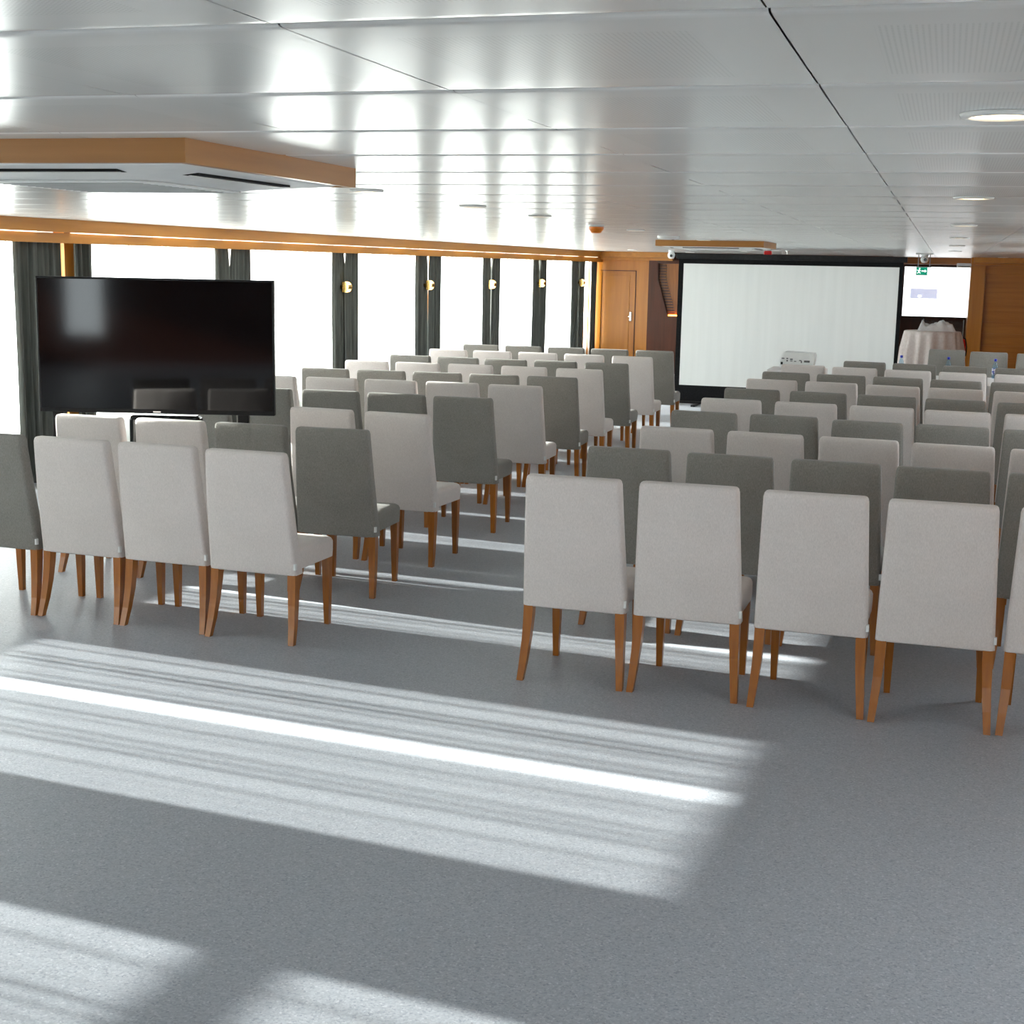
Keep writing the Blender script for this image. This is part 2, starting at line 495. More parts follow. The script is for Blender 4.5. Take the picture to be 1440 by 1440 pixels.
SEND = 16.75
PILLARS = [-17.75, -15.3, -12.85, -10.4, -7.95, -5.5, -3.05, -0.60, 1.10, 4.02, 6.48, 9.04, 11.46, 13.68, 15.86, SEND + 0.25]
SILL = lambda s: 0.96 if s < -0.6 else 0.42
bm = bmesh.new()
wall_quadbox(-19.2, -0.6, -0.42, -0.30, 0, 0.96, bm)
wall_quadbox(-0.6, SEND + 0.3, -0.42, -0.30, 0, 0.42, bm)
wall_quadbox(-19.2, SEND + 0.3, -0.42, -0.30, 2.10, CZ + 0.05, bm)
wl = struct(obj('wall_left', bm, 'white_wall'), 'long left wall with a row of curtained windows')
for s in PILLARS:
    obj('window_pillar', wall_quadbox(s - 0.09, s + 0.09, -0.40, -0.17, 0, 2.16), 'wall_wood', wl)
wi = 0
for s0, s1 in zip(PILLARS[:-1], PILLARS[1:]):
    wi += 1
    a, b_ = s0 + 0.09, s1 - 0.09
    z0 = SILL(s0 + 0.05)
    bm = bmesh.new()
    fw = 0.045
    wall_quadbox(a, b_, -0.38, -0.33, z0, z0 + fw, bm)
    wall_quadbox(a, b_, -0.38, -0.33, 2.10 - fw, 2.10, bm)
    wall_quadbox(a, a + fw, -0.38, -0.33, z0 + fw, 2.10 - fw, bm)
    wall_quadbox(b_ - fw, b_, -0.38, -0.33, z0 + fw, 2.10 - fw, bm)
    if abs(s0 + 7.95) < 0.01:
        wall_quadbox(a + fw, b_ - fw, -0.38, -0.33, 1.735, 1.82, bm)
    w = struct(obj('window_%d' % wi, bm, 'white'), 'tall window behind sheer curtains in the left wall')
    obj('pane', wall_quadbox(a + fw, b_ - fw, -0.360, -0.352, z0 + fw, 2.10 - fw), 'pane', w)

# wooden cornice / pelmet along the window wall
tr = struct(obj('trim_1', wall_quadbox(-19.2, SEND, -0.045, 0.0, 2.095, CZ), 'trim_wood'), 'wooden pelmet running along the window wall')
obj('lower_fascia', wall_quadbox(-19.2, SEND, -0.06, -0.03, 2.005, 2.085), 'trim_wood', tr)
obj('pelmet_soffit', wall_quadbox(-19.2, SEND, -0.30, -0.06, 2.12, 2.14), 'trim_wood', tr)
s = -0.3
while s < SEND - 0.6:
    obj('light_strip', wall_quadbox(s, s + 0.75, -0.028, -0.004, 2.088, 2.0935), 'strip', tr)
    s += 1.21

def fold_sheet(s0, s1, off, z0, z1, amp, waves, seed, cols=60, rows=8, pull=0):
    rnd = random.Random(seed)
    ph = [rnd.uniform(0, 6.28) for _ in range(5)]
    bm = bmesh.new()
    g = []
    for r_ in range(rows + 1):
        fz = r_ / rows
        z = z0 + (z1 - z0) * fz
        row = []
        for c in range(cols + 1):
            fx = c / cols
            th = 2 * math.pi * waves * fx
            d = math.sin(th + 0.9 * math.sin(th * 0.37 + ph[0])) + 0.4 * math.sin(th * 1.83 + ph[1]) + 0.25 * math.sin(th * 0.41 + ph[2])
            k = 1.0 + 0.25 * math.sin(3.0 * fz + ph[3])
            pk = 0.035 * max(0.0, (z - 1.82) / 0.2) if z > 1.82 else 0.0
            ss = s0 + (s1 - s0) * fx + (-pk * fx if pull > 0 else pk * (1 - fx) if pull < 0 else 0) + 0.006 * math.sin(5 * fz + ph[4] + th * 0.2)
            row.append(bm.verts.new(W(ss, off + amp * d * k * 0.75, z)))
        g.append(row)
    for i in range(rows):
        for j in range(cols):
            bm.faces.new((g[i][j], g[i][j + 1], g[i + 1][j + 1], g[i + 1][j]))
    return bm

# dark drapes (s-range along the wall, label)
DR = [
    (0.27, 0.86, 5, 'wide charcoal drape at far left, beside the television'),
    (1.02, 1.31, 3, 'narrow charcoal drape just right of the bare wooden pillar, above television'),
    (3.31, 3.56, 3, 'left half of the charcoal drape pair above the television screen'),
    (3.62, 4.00, 4, 'right half of the charcoal drape pair above the television screen'),
    (5.84, 6.138, 3, 'left charcoal drape of the pair behind the nearest brass sconce'),
    (6.182, 6.51, 3, 'right charcoal drape of the pair behind the nearest brass sconce'),
    (8.26, 8.64, 3, 'left charcoal drape of the pair behind the second brass sconce'),
    (8.67, 9.15, 4, 'right charcoal drape of the pair behind the second brass sconce'),
    (10.69, 11.02, 3, 'left charcoal drape of the pair behind the third brass sconce'),
    (11.05, 11.37, 3, 'right charcoal drape of the pair behind the third brass sconce'),
    (12.90, 13.21, 3, 'left charcoal drape of the pair behind the fourth brass sconce'),
    (13.24, 13.54, 3, 'right charcoal drape of the pair behind the fourth brass sconce'),
    (14.97, 15.31, 3, 'left charcoal drape of the pair behind the farthest brass sconce'),
    (15.42, 15.70, 3, 'right charcoal drape of the pair behind the farthest brass sconce'),
    (16.15, 16.48, 3, 'charcoal drape in the far corner next to the wooden door wall'),
]
for k, (a, b_, nf, lab) in enumerate(DR):
    pull = 0
    if lab.startswith('left'): pull, b_ = 1, b_ + 0.045
    if lab.startswith('right'): pull, a = -1, a - 0.045
    tag(obj('drape', fold_sheet(a, b_, -0.105, 0.02, 2.075, 0.032, nf, 40 + k, cols=14 * nf, pull=pull, rows=16), 'curtain', smooth=True),
        lab, 'curtain', 'charcoal drapes between the windows')
for k, sp_ in enumerate(PILLARS[:8]):      # the same drapes further back along the wall, beside and behind the viewer
    for a, b_ in ((sp_ - 0.44, sp_ - 0.02), (sp_ + 0.02, sp_ + 0.42)):
        if sp_ == PILLARS[7]:
            a, b_ = a, min(b_, sp_ + 0.30)
        tag(obj('drape', fold_sheet(a, b_, -0.105, 0.02, 2.075, 0.032, 4, 90 + k, cols=48), 'curtain', smooth=True),
            'charcoal drape on the window wall outside the picture at left', 'curtain', 'charcoal drapes beside the viewer')

# sheers: two leaves per window with a gap
GAPS = {-5.5: (-4.235, -4.105), -3.05: (-2.20, -2.13), -7.95: (-6.60, -6.59)}
NAMES = {1.10: 'window right behind the television', 4.02: 'window between television and nearest brass sconce',
         6.48: 'window between nearest and second brass sconces', 9.04: 'window between second and third brass sconces',
         11.46: 'window between third and fourth brass sconces', 13.68: 'window between fourth and fifth brass sconces',
         15.86: 'narrow corner window past the farthest sconce', -0.60: 'window at the left edge of the picture'}
for k, (s0, s1) in enumerate(zip(PILLARS[:-1], PILLARS[1:])):
    g0, g1 = GAPS.get(s0, ((s0 + s1) / 2 - 0.01, (s0 + s1) / 2 + 0.012))
    for side, (a, b_) in enumerate(((s0 + 0.03, g0), (g1, s1 - 0.03))):
        if b_ - a < 0.15: continue
        wv = max(2, int((b_ - a) / 0.19))
        lab = ('%s white sheer curtain of the %s' % (('left', 'right')[side], NAMES[s0])) if s0 in NAMES else \
            'white sheer curtain on the window wall outside the picture at left'
        tag(obj('sheer_curtain', fold_sheet(a, b_, -0.235, 0.02, 2.10, 0.050, wv, 200 + 2 * k + side, cols=wv * 18, rows=3), 'sheer', smooth=True),
            lab, 'sheer curtain', 'white sheers in the windows')

# brass wall sconces
def sconce(s, z, lab):
    p = W(s, -0.035, z)
    t = thing('wall_sconce', lab, 'wall lamp', p, WANG - math.pi / 2, 'brass sconces along the window wall')
    # local x = out from the wall, y = along it
    obj('wall_plate', bx(-0.03, -0.012, -0.055, 0.055, -0.062, 0.062, bevel=0.004), 'brass', t)
    obj('wall_arm', bx(-0.135, -0.03, -0.02, 0.02, -0.02, 0.02), 'brass', t)
    ring = lambda y, r_: [(-0.012 + r_ * math.cos(a), y, r_ * math.sin(a)) for a in [math.radians(-90 + 180 * i / 12) for i in range(13)]]
    obj('lamp_shade', loft([ring(-0.045, 0.062), ring(0.045, 0.062)]), 'sconce_glow', t, True)
    band = [(-0.010 + 0.068 * math.cos(a), 0.068 * math.sin(a)) for a in [math.radians(-24 + 48 * i / 6) for i in range(7)]] + [(-0.01, 0.02), (-0.01, -0.02)]
    obj('band', prism(band, 'y', -0.05, 0.05), 'brass', t)
    for sg in (-1, 1):
        obj('end_cap', loft([ring(sg * 0.045, 0.066), ring(sg * 0.052, 0.066)]), 'brass', t)
for s, z, n in ((6.07, 1.61, 'nearest of the five brass half-round sconces on the drapes'),
                (8.54, 1.62, 'second nearest of the five brass half-round sconces'),
                (10.88, 1.62, 'middle one of the five brass half-round sconces'),
                (13.15, 1.63, 'fourth of the five brass half-round sconces from the television'),
                (15.33, 1.63, 'farthest of the five brass half-round sconces, near the wooden door')):
    sconce(s, z, n)

# ------------------------------------------------------------------ right and rear walls (behind and beside the viewer)
bm = bmesh.new()
wr_open = [(-7.2 + 4.9 * k, -5.6 + 4.9 * k) for k in range(6)]
ys = [YB] + [v for w in wr_open for v in w] + [30]
for a, b_ in zip(ys[0::2], ys[1::2]):
    box(bm, XR, XR + 0.12, a, b_, 0, CZ + 0.05)
for a, b_ in wr_open:
    box(bm, XR, XR + 0.12, a, b_, 0, 0.6); box(bm, XR, XR + 0.12, a, b_, 2.05, CZ + 0.05)
struct(obj('wall_right', bm, 'wall_wood'), 'wood-panelled right wall with windows near the viewer')
for k, (a, b_) in enumerate(wr_open):
    bm = bmesh.new()
    for y0, y1, z0, z1 in ((a, b_, 0.6, 0.65), (a, b_, 2.0, 2.05), (a, a + 0.05, 0.65, 2.0), (b_ - 0.05, b_, 0.65, 2.0)):
        box(bm, XR + 0.03, XR + 0.08, y0, y1, z0, z1)
    w = struct(obj('window_%d' % (wi + 1 + k), bm, 'white'), 'window in the right wall outside the picture')
    obj('pane', bx(XR + 0.052, XR + 0.058, a + 0.05, b_ - 0.05, 0.65, 2.0), 'pane', w)
wi += len(wr_open)
bm = bmesh.new()
bo = [(-5.7, -5.0), (-1.2, 0.4)]
xs_ = [-9.3] + [v for w in bo for v in w] + [XR + 0.2]
for a, b_ in zip(xs_[0::2], xs_[1::2]):
    box(bm, a, b_, YB - 0.12, YB, 0, CZ + 0.05)
for a, b_ in bo:
    box(bm, a, b_, YB - 0.12, YB, 0, 0.5); box(bm, a, b_, YB - 0.12, YB, 2.05, CZ + 0.05)
struct(obj('wall_rear', bm, 'dark_wood'), 'rear wall behind the viewer with wide windows')
for k, (a, b_) in enumerate(bo):
    bm = bmesh.new()
    for x0, x1, z0, z1 in ((a, b_, 0.5, 0.55), (a, b_, 2.0, 2.05), (a, a + 0.05, 0.55, 2.0), (b_ - 0.05, b_, 0.55, 2.0)):
        box(bm, x0, x1, YB - 0.09, YB - 0.04, z0, z1)
    w = struct(obj('window_%d' % (wi + 1 + k), bm, 'white'), 'window in the rear wall behind the viewer')
    obj('pane', bx(a + 0.05, b_ - 0.05, YB - 0.068, YB - 0.062, 0.55, 2.0), 'pane', w)

# ------------------------------------------------------------------ front wall (far end)
# left bay: cherry veneer with a door
bm = bmesh.new()
box(bm, -7.006, -6.174, YF, YF + 0.12, 0, CZ + 0.05)
box(bm, -5.524, -5.280, YF, YF + 0.12, 0, CZ + 0.05)
box(bm, -6.174, -5.524, YF, YF + 0.12, 1.83, CZ + 0.05)
box(bm, -6.4, -5.3, YF + 0.13, YF + 0.16, 0, CZ + 0.05)  # unseen backing behind the door, added to block sky light leaking round it
wf = struct(obj('wall_front', bm, 'wall_wood'), 'far wall of orange cherry wood panelling')
bm = bx(-6.169, -5.529, YF + 0.02, YF + 0.07, 0.0, 1.825)
d1 = struct(obj('door_1', bm, 'wall_wood'), 'plain orange wood door with a steel handle plate')
obj('door_panel', bx(-6.123, -5.635, YF + 0.008, YF + 0.022, 0.12, 1.765, bevel=0.004), 'wall_wood', d1)
hp = obj('handle_plate', bx(-5.630, -5.580, YF - 0.004, YF + 0.02, 0.93, 1.11, bevel=0.012), 'chrome', d1)
obj('handle_lever', bx(-5.646, -5.585, YF - 0.04, YF - 0.02, 1.01, 1.03, bevel=0.004), 'chrome', hp)
fr = struct(obj('trim_2', bx(-5.529, -5.514, YF - 0.012, YF, 0, 1.85), 'dark_wood'), 'thin dark door frame line')
obj('frame_head', bx(-6.194, -5.514, YF - 0.012, YF, 1.85, 1.862), 'dark_wood', fr)
c2 = struct(obj('trim_3', bx(-6.397, -4.823, YF - 0.22, YF, 2.10, CZ), 'trim_wood'), 'wooden cornice over the far door')
obj('lower_moulding', bx(-6.397, -4.823, YF - 0.16, YF, 2.05, 2.095), 'trim_wood', c2)

# dark mahogany bay with a lit tapering niche of slats
wd = struct(obj('wall_front_dark', bx(-5.280, -0.95, YF + 0.10, YF + 0.22, 0, CZ + 0.05), 'dark_wood'), 'dark mahogany bay of the far wall')
mh = thing('mahogany_panel', 'dark mahogany cabinet with tapering slatted amber niche left of projection screen', 'cabinet', (-4.925, YF - 0.05, 0))
yq = 0.0
poly_l = [(-0.34, 0), (-0.34, 2.06), (-0.16, 2.06), (-0.16, 1.72), (0.04, 1.06), (0.04, 0)]
obj('side_panel', prism(poly_l, 'y', -0.06, 0.10), 'dark_wood', mh)
obj('lower_panel', bx(0.04, 0.50, -0.06, 0.10, 0, 1.05), 'dark_wood', mh)
obj('right_stile', bx(0.21, 0.50, -0.06, 0.10, 1.05, 2.06), 'dark_wood', mh)
obj('top_rail', bx(-0.16, 0.21, -0.06, 0.10, 2.0, 2.06), 'dark_wood', mh)
obj('niche_back', bx(-0.16, 0.21, 0.05, 0.09, 1.06, 2.0), 'leg_wood', mh)
edge = prism([(-0.165, 2.0), (-0.165, 1.72), (0.035, 1.06), (0.02, 1.06), (-0.185, 1.70), (-0.185, 2.0)], 'y', -0.075, -0.055)
obj('niche_edge', edge, 'dark_wood', mh)
zz = 1.10
while zz < 1.96:
    x0 = -0.155 if zz > 1.72 else -0.155 + (1.72 - zz) / 0.66 * 0.20
    obj('slat', bx(x0, min(x0 + 0.13, 0.2), -0.03, 0.03, zz, zz + 0.016), 'dark_wood', mh)
    zz += 0.05
obj('niche_light', bx(0.04, 0.20, -0.01, 0.04, 1.055, 1.075), 'amber', mh)

# alcove with bright screen
al = struct(obj('wall_alcove', bx(-0.98, 0.50, 28.2, 28.32, 0, CZ + 0.05), 'dark_wood'), 'dark back wall of the alcove right of the projection screen')
obj('alcove_header', bx(-0.95, 0.40, 27.3, 27.5, 2.08, CZ), 'wall_wood_x', al)
obj('alcove_side', bx(-1.05, -0.95, YF, 28.2, 0, CZ), 'dark_wood', al)
ds = thing('display_screen', 'bright white screen with pale blue rectangle, in alcove behind the exit sign', 'screen', (-0.20, 27.9, 1.10))
obj('casing', bx(-0.60, 0.60, 0.0, 0.06, 0.02, 0.95, bevel=0.008), 'black', ds)
pn = obj('picture', bx(-0.585, 0.585, -0.006, 0.002, 0.035, 0.935), 'slide', ds)
obj('blue_block', bx(-0.46, 0.02, -0.010, -0.006, 0.36, 0.54), 'slide_blue', pn)
obj('white_mark', bx(-0.32, -0.26, -0.013, -0.010, 0.385, 0.42), 'slide', pn)
for k, (x0, x1, zz) in enumerate(((-0.52, -0.1, 0.72), (-0.5, 0.0, 0.66), (-0.45, 0.1, 0.27), (-0.38, 0.05, 0.22), (0.34, 0.46, 0.11), (0.10, 0.16, 0.50), (0.22, 0.26, 0.46), (0.30, 0.34, 0.46))):
    obj('faint_mark', bx(x0, x1, -0.009, -0.006, zz, zz + 0.012), 'slide_grey', pn)
obj('wall_mount', bx(-0.25, 0.25, 0.06, 0.30, 0.25, 0.7), 'black', ds)

# right bay
bm = bmesh.new()
box(bm, 0.36, 0.60, YF - 0.10, YF + 0.05, 0, CZ + 0.05)
box(bm, 0.60, XR, YF - 0.02, YF + 0.05, 0, CZ + 0.05)
wr2 = struct(obj('wall_front_right', bm, 'wall_wood'), 'orange wood panelled bay at the far right')
obj('bay_return', bx(0.36, 0.44, YF + 0.05, 28.2, 0, CZ), 'wall_wood', wr2)
obj('panel_frame', bx(0.60, XR, YF - 0.06, YF - 0.02, 1.93, 2.08, bevel=0.004), 'wall_wood_x', wr2)
for k in range(9):
    obj('veneer_board', bx(0.62, XR - 0.02, YF - 0.035, YF - 0.02, 0.10 + k * 0.203, 0.10 + k * 0.203 + 0.2005), 'wall_wood_x', wr2)
c3 = struct(obj('trim_4', bx(0.40, XR, YF - 0.40, YF - 0.02, 2.11, CZ), 'trim_wood'), 'wooden cornice over the right bay')
obj('lower_moulding', bx(0.36, XR, YF - 0.30, YF - 0.02, 2.07, 2.105), 'wall_wood_x', c3)
t = thing('wall_unit', 'small white box fixture at the top right of the alcove', 'fixture', (0.24, 26.2, 2.03))
obj('unit_body', bx(-0.12, 0.12, -0.08, 0.02, 0, 0.07, bevel=0.012), 'white', t)
obj('unit_slot', bx(-0.10, 0.10, -0.086, -0.079, 0.01, 0.022), 'port', t)
obj('unit_bracket', bx(0.10, 0.125, -0.02, 0.02, 0.02, 0.05), 'grey_trim', t)

# ------------------------------------------------------------------ ceiling equipment
def ac_unit(cx, cy, lab):
    t = thing('air_conditioner', lab, 'air conditioner', (cx, cy, CZ), 0, 'ceiling cassette air conditioners')
    h = 0.575
    for sg in (-1, 1):
        obj('wood_board', prism([(-h, sg * h), (h, sg * h), (h - 0.03, sg * (h - 0.03)), (-h + 0.03, sg * (h - 0.03))], 'z', -0.064, 0.005), 'ac_wood', t)
        obj('wood_board', prism([(sg * h, -h), (sg * h, h), (sg * (h - 0.03), h - 0.03), (sg * (h - 0.03), -h + 0.03)], 'z', -0.064, 0.005), 'ac_wood_y', t)
    q = h - 0.03
    secs = []
    for e, z in ((q, -0.045), (q, -0.058), (q - 0.03, -0.066), (0.33, -0.088), (0.31, -0.092)):
        secs.append(rrect(e, -e, e, 0.03, z, 3))
    body = obj('cassette_panel', loft(secs), 'white', t)
    obj('intake_grille', bx(-0.29, 0.29, -0.29, 0.29, -0.0985, -0.0925, bevel=0.003), 'white', t)
    g = bmesh.new()
    for k in range(13):
        y = -0.25 + k * 0.041
        box(g, -0.25, 0.25, y, y + 0.008, -0.1, -0.0984)
    obj('grille_slots', g, 'grey_trim', t)
    for ax in range(4):
        l = bmesh.new()
        box(l, -0.30, 0.30, 0.40, 0.462, -0.0785, -0.066)
        o = obj('air_slot', l, 'black_cloth', t); o.rotation_euler = (0, 0, ax * math.pi / 2)
        l = bx(-0.29, 0.29, 0.425, 0.431, -0.081, -0.074)
        o2 = obj('louvre', l, 'white', o)
    return t
ac_unit(-2.52, 4.05, 'large near ceiling air conditioner in an oak box, at upper left')
ac_unit(-2.45, 15.98, 'small far ceiling air conditioner in an oak box, above projection screen')

def downlight(cx, cy, lab, r_=0.062):
    t = thing('downlight', lab, 'ceiling light', (cx, cy, CZ), 0, 'round recessed downlights')
    obj('trim_ring', lathe([(r_, -0.004), (r_ + 0.002, -0.010), (r_ + 0.016, -0.008), (r_ + 0.02, -0.001), (r_, 0.0)], 24), 'white', t, True)
    obj('lamp_disc', lathe([(0, -0.0055), (r_, -0.0055), (r_, -0.001), (0, -0.001)], 24), 'lamp', t)
ordn = ['first', 'second', 'third', 'fourth', 'fifth', 'sixth', 'seventh', 'eighth', 'ninth', 'tenth']
for k, y in enumerate((3.08, 6.26, 9.62, 12.82, 16.1, 19.6)):
    downlight(0.08 - 0.004 * k, y, 'round warm downlight on the right side, %s nearest in its row' % ordn[k])
for k, y in enumerate((5.95, 7.42, 8.75, 11.64, 15.05, 21.68)):
    downlight(-2.45, y, ('round warm downlight in the middle row, %s nearest' % ordn[k]), 0.055)
downlight(-4.95, 23.3, 'round warm downlight above the far wooden door')
downlight(-4.35, 25.3, 'round warm downlight left of the dark niche, at ceiling edge')
downlight(0.83, 25.2, 'round downlight above the far right wood bay')

t = thing('smoke_detector', 'orange dome detector hanging from the ceiling above the left block', 'detector', (-2.5, 10.47, CZ))
obj('base_plate', lathe([(0.062, 0.002), (0.062, -0.012), (0.05, -0.016), (0, -0.016)], 24), 'white', t, True)
obj('orange_dome', lathe([(0.056, -0.016), (0.056, -0.03), (0.045, -0.045), (0.035, -0.058), (0.012, -0.062), (0, -0.062)], 24), 'orange', t, True)
t = thing('access_point', 'flat white disc fixture on the ceiling before the far air conditioner', 'fixture', (-2.55, 13.6, CZ))
obj('disc_body', lathe([(0.10, 0.002), (0.105, -0.015), (0.095, -0.028), (0.06, -0.034), (0, -0.036)], 28), 'white', t, True)
obj('status_light', lathe([(0.012, -0.034), (0.012, -0.039), (0, -0.04)], 12, 0.05, -0.02), 'port', t)
t = thing('alarm_beacon', 'small red alarm beacon hanging above the projection screen', 'alarm', (-2.49, 21.0, CZ))
obj('mount', lathe([(0.03, 0.003), (0.03, -0.02), (0, -0.02)], 16), 'white', t)
obj('red_body', bx(-0.055, 0.055, -0.05, 0.05, -0.125, -0.018, bevel=0.016), 'red', t)
obj('red_lens', lathe([(0.035, -0.125), (0.03, -0.14), (0, -0.145)], 16), 'red', t, True)
def ptz(loc, lab):
    t = thing('security_camera', lab, 'camera', loc)
    obj('ceiling_base', lathe([(0.05, 0.002), (0.05, -0.03), (0.04, -0.05), (0, -0.05)], 20), 'white', t, True)
    obj('housing', lathe([(0, -0.03), (0.045, -0.04), (0.06, -0.07), (0.058, -0.10), (0.04, -0.13), (0, -0.14)], 20), 'white', t, True)
    o = obj('lens', lathe([(0, 0), (0.022, 0.002), (0.022, 0.02), (0, 0.02)], 16), 'lens', t)
    o.rotation_euler = (math.radians(90), 0, 0); o.location = (0.01, -0.048, -0.09)
ptz((-4.27, 23.1, CZ), 'white dome security camera at the left top of the projection screen')
ptz((-0.36, 22.6, CZ), 'white security camera on the ceiling above the green exit sign')
t = thing('sprinkler_head', 'tiny metal sprinkler head on ceiling right of the red beacon', 'sprinkler', (-2.32, 22.0, CZ))
obj('escutcheon', lathe([(0.03, 0.002), (0.028, -0.006), (0.012, -0.008), (0.012, -0.04), (0, -0.04)], 16), 'chrome', t)
obj('deflector', lathe([(0, -0.048), (0.02, -0.05), (0.02, -0.053), (0, -0.053)], 16), 'chrome', t)

# exit sign
t = thing('exit_sign', 'green running-man exit sign with arrow hanging before the bright screen', 'sign', (-0.355, 22.0, 1.885))
obj('sign_plate', bx(-0.105, 0.105, 0.0, 0.02, -0.005, 0.118, bevel=0.003), 'white', t)
face = obj('green_face', bx(-0.10, 0.052, -0.004, 0.0, 0.004, 0.110), 'exit_green', t)
obj('white_end', bx(0.054, 0.10, -0.004, 0.0, 0.004, 0.110), 'exit_white', t)
man = bmesh.new()
for c, L_, w_, a_ in (((-0.062, 0.062), 0.036, 0.016, 75), ((-0.075, 0.034), 0.034, 0.010, 40), ((-0.052, 0.036), 0.030, 0.010, -50), ((-0.082, 0.068), 0.026, 0.008, 150), ((-0.048, 0.066), 0.024, 0.008, -25)):
    ca, sa = math.cos(math.radians(a_)), math.sin(math.radians(a_))
    pts = [(c[0] + ca * u - sa * v, c[1] + sa * u + ca * v) for u, v in ((-L_ / 2, -w_ / 2), (L_ / 2, -w_ / 2), (L_ / 2, w_ / 2), (-L_ / 2, w_ / 2))]
    f = [man.verts.new((p[0], -0.006, p[1])) for p in pts]
    man.faces.new(f)
hc = [man.verts.new((-0.055 + 0.010 * math.cos(a * math.pi / 4), -0.006, 0.093 + 0.010 * math.sin(a * math.pi / 4))) for a in range(8)]
man.faces.new(hc)
obj('running_figure', man, 'exit_white', face)
arrow = [(-0.028, 0.050), (0.018, 0.050), (0.018, 0.036), (0.044, 0.058), (0.018, 0.080), (0.018, 0.066), (-0.028, 0.066)]
am = bmesh.new(); am.faces.new([am.verts.new((p[0], -0.006, p[1])) for p in arrow])
obj('arrow', am, 'exit_white', face)
for sx in (-0.08, 0.08):
    obj('hanger', bx(sx - 0.006, sx + 0.006, 0.004, 0.016, 0.115, 0.30), 'grey_trim', t)
obj('ceiling_plate', bx(-0.12, 0.12, -0.03, 0.05, 0.295, 0.316), 'white', t)

# ------------------------------------------------------------------ chairs
def chair_meshes():
    D = -0.28    # mesh y offset: origin in the middle of the footprint
    secs = []
    def sec(z, inset=0.0, r=0.017):
        f = min(1.0, max(0.0, (z - 0.345) / 0.62))
        hw = 0.243 + (0.2175 - 0.243) * f - inset
        yb = 0.082 * (1 - f) ** 1.25 + inset
        th = 0.088 - 0.018 * f
        yf = 0.082 * (1 - f) ** 1.25 + th - inset
        return rrect(hw, D + yb, D + yf, min(r, 0.03), z, 3)
    secs.append(sec(0.342, 0.010, 0.016)); secs.append(sec(0.348, 0.0))
    for z in (0.42, 0.50, 0.60, 0.70, 0.80, 0.90, 0.942):
        secs.append(sec(z))
    secs.append(sec(0.957, 0.003)); secs.append(sec(0.9635, 0.008, 0.014)); secs.append(sec(0.966, 0.016, 0.008))
    back_bm = loft(secs)
    ss = []
    for z, ins in ((0.362, 0.012), (0.366, 0.002), (0.40, 0.0), (0.448, 0.0), (0.463, 0.006), (0.472, 0.018), (0.476, 0.05)):
        ss.append(rrect(0.228 - ins, D + 0.125 + ins * 0.2, D + 0.552 - ins, 0.028, z, 3))
    seat_bm = loft(ss)
    def leg(pts):
        return loft([[(x - w, D + y - d, z), (x + w, D + y - d, z), (x + w, D + y + d, z), (x - w, D + y + d, z)] for x, y, z, w, d in pts])
    legs = []
    for sg in (-1, 1):
        legs.append(leg([(sg * 0.236, 0.050, 0.0, 0.0145, 0.0155), (sg * 0.229, 0.076, 0.09, 0.017, 0.019), (sg * 0.222, 0.096, 0.19, 0.019, 0.022),
                         (sg * 0.2175, 0.108, 0.29, 0.021, 0.025), (sg * 0.216, 0.112, 0.36, 0.0215, 0.026)]))
        legs.append(leg([(sg * 0.200, 0.522, 0.0, 0.0135, 0.0135), (sg * 0.200, 0.520, 0.18, 0.018, 0.018), (sg * 0.200, 0.518, 0.372, 0.0215, 0.0215)]))
    tag_bm = bx(0.2365, 0.2475, D + 0.070, D + 0.088, 0.378, 0.408)
    return back_bm, seat_bm, legs, tag_bm

def to_mesh(name, bm, mat, smooth=False):
    me = bpy.data.meshes.new(name)
    bm.normal_update(); bm.to_mesh(me); bm.free()
    me.materials.append(M[mat])
    for p in me.polygons: p.use_smooth = smooth
    if smooth:
        try: me.set_sharp_from_angle(angle=math.radians(50))
        except Exception: pass
    return me

CH = {}
for kind in ('light', 'dark'):
    b_, s_, l_, t_ = chair_meshes()
    CH[kind] = [('backrest', to_mesh('backrest', b_, kind + '_fabric', True)), ('seat', to_mesh('seat', s_, kind + '_fabric', True))]
    CH[kind] += [('leg', to_mesh('leg', q, 'leg_wood')) for q in l_]
    CH[kind] += [('cover_tag', to_mesh('cover_tag', t_, 'white'))]

def chair(x, y, kind, label, group, rot=0.0):
    """x, y: middle of the top rear edge of the backrest"""
    px = x - math.sin(rot) * 0.28
    py = y + math.cos(rot) * 0.28
    t = thing('conference_chair', label, 'chair', (px, py, 0), rot, group)
    for n, me in CH[kind]:
        obj_me(n, me, t)
    return t

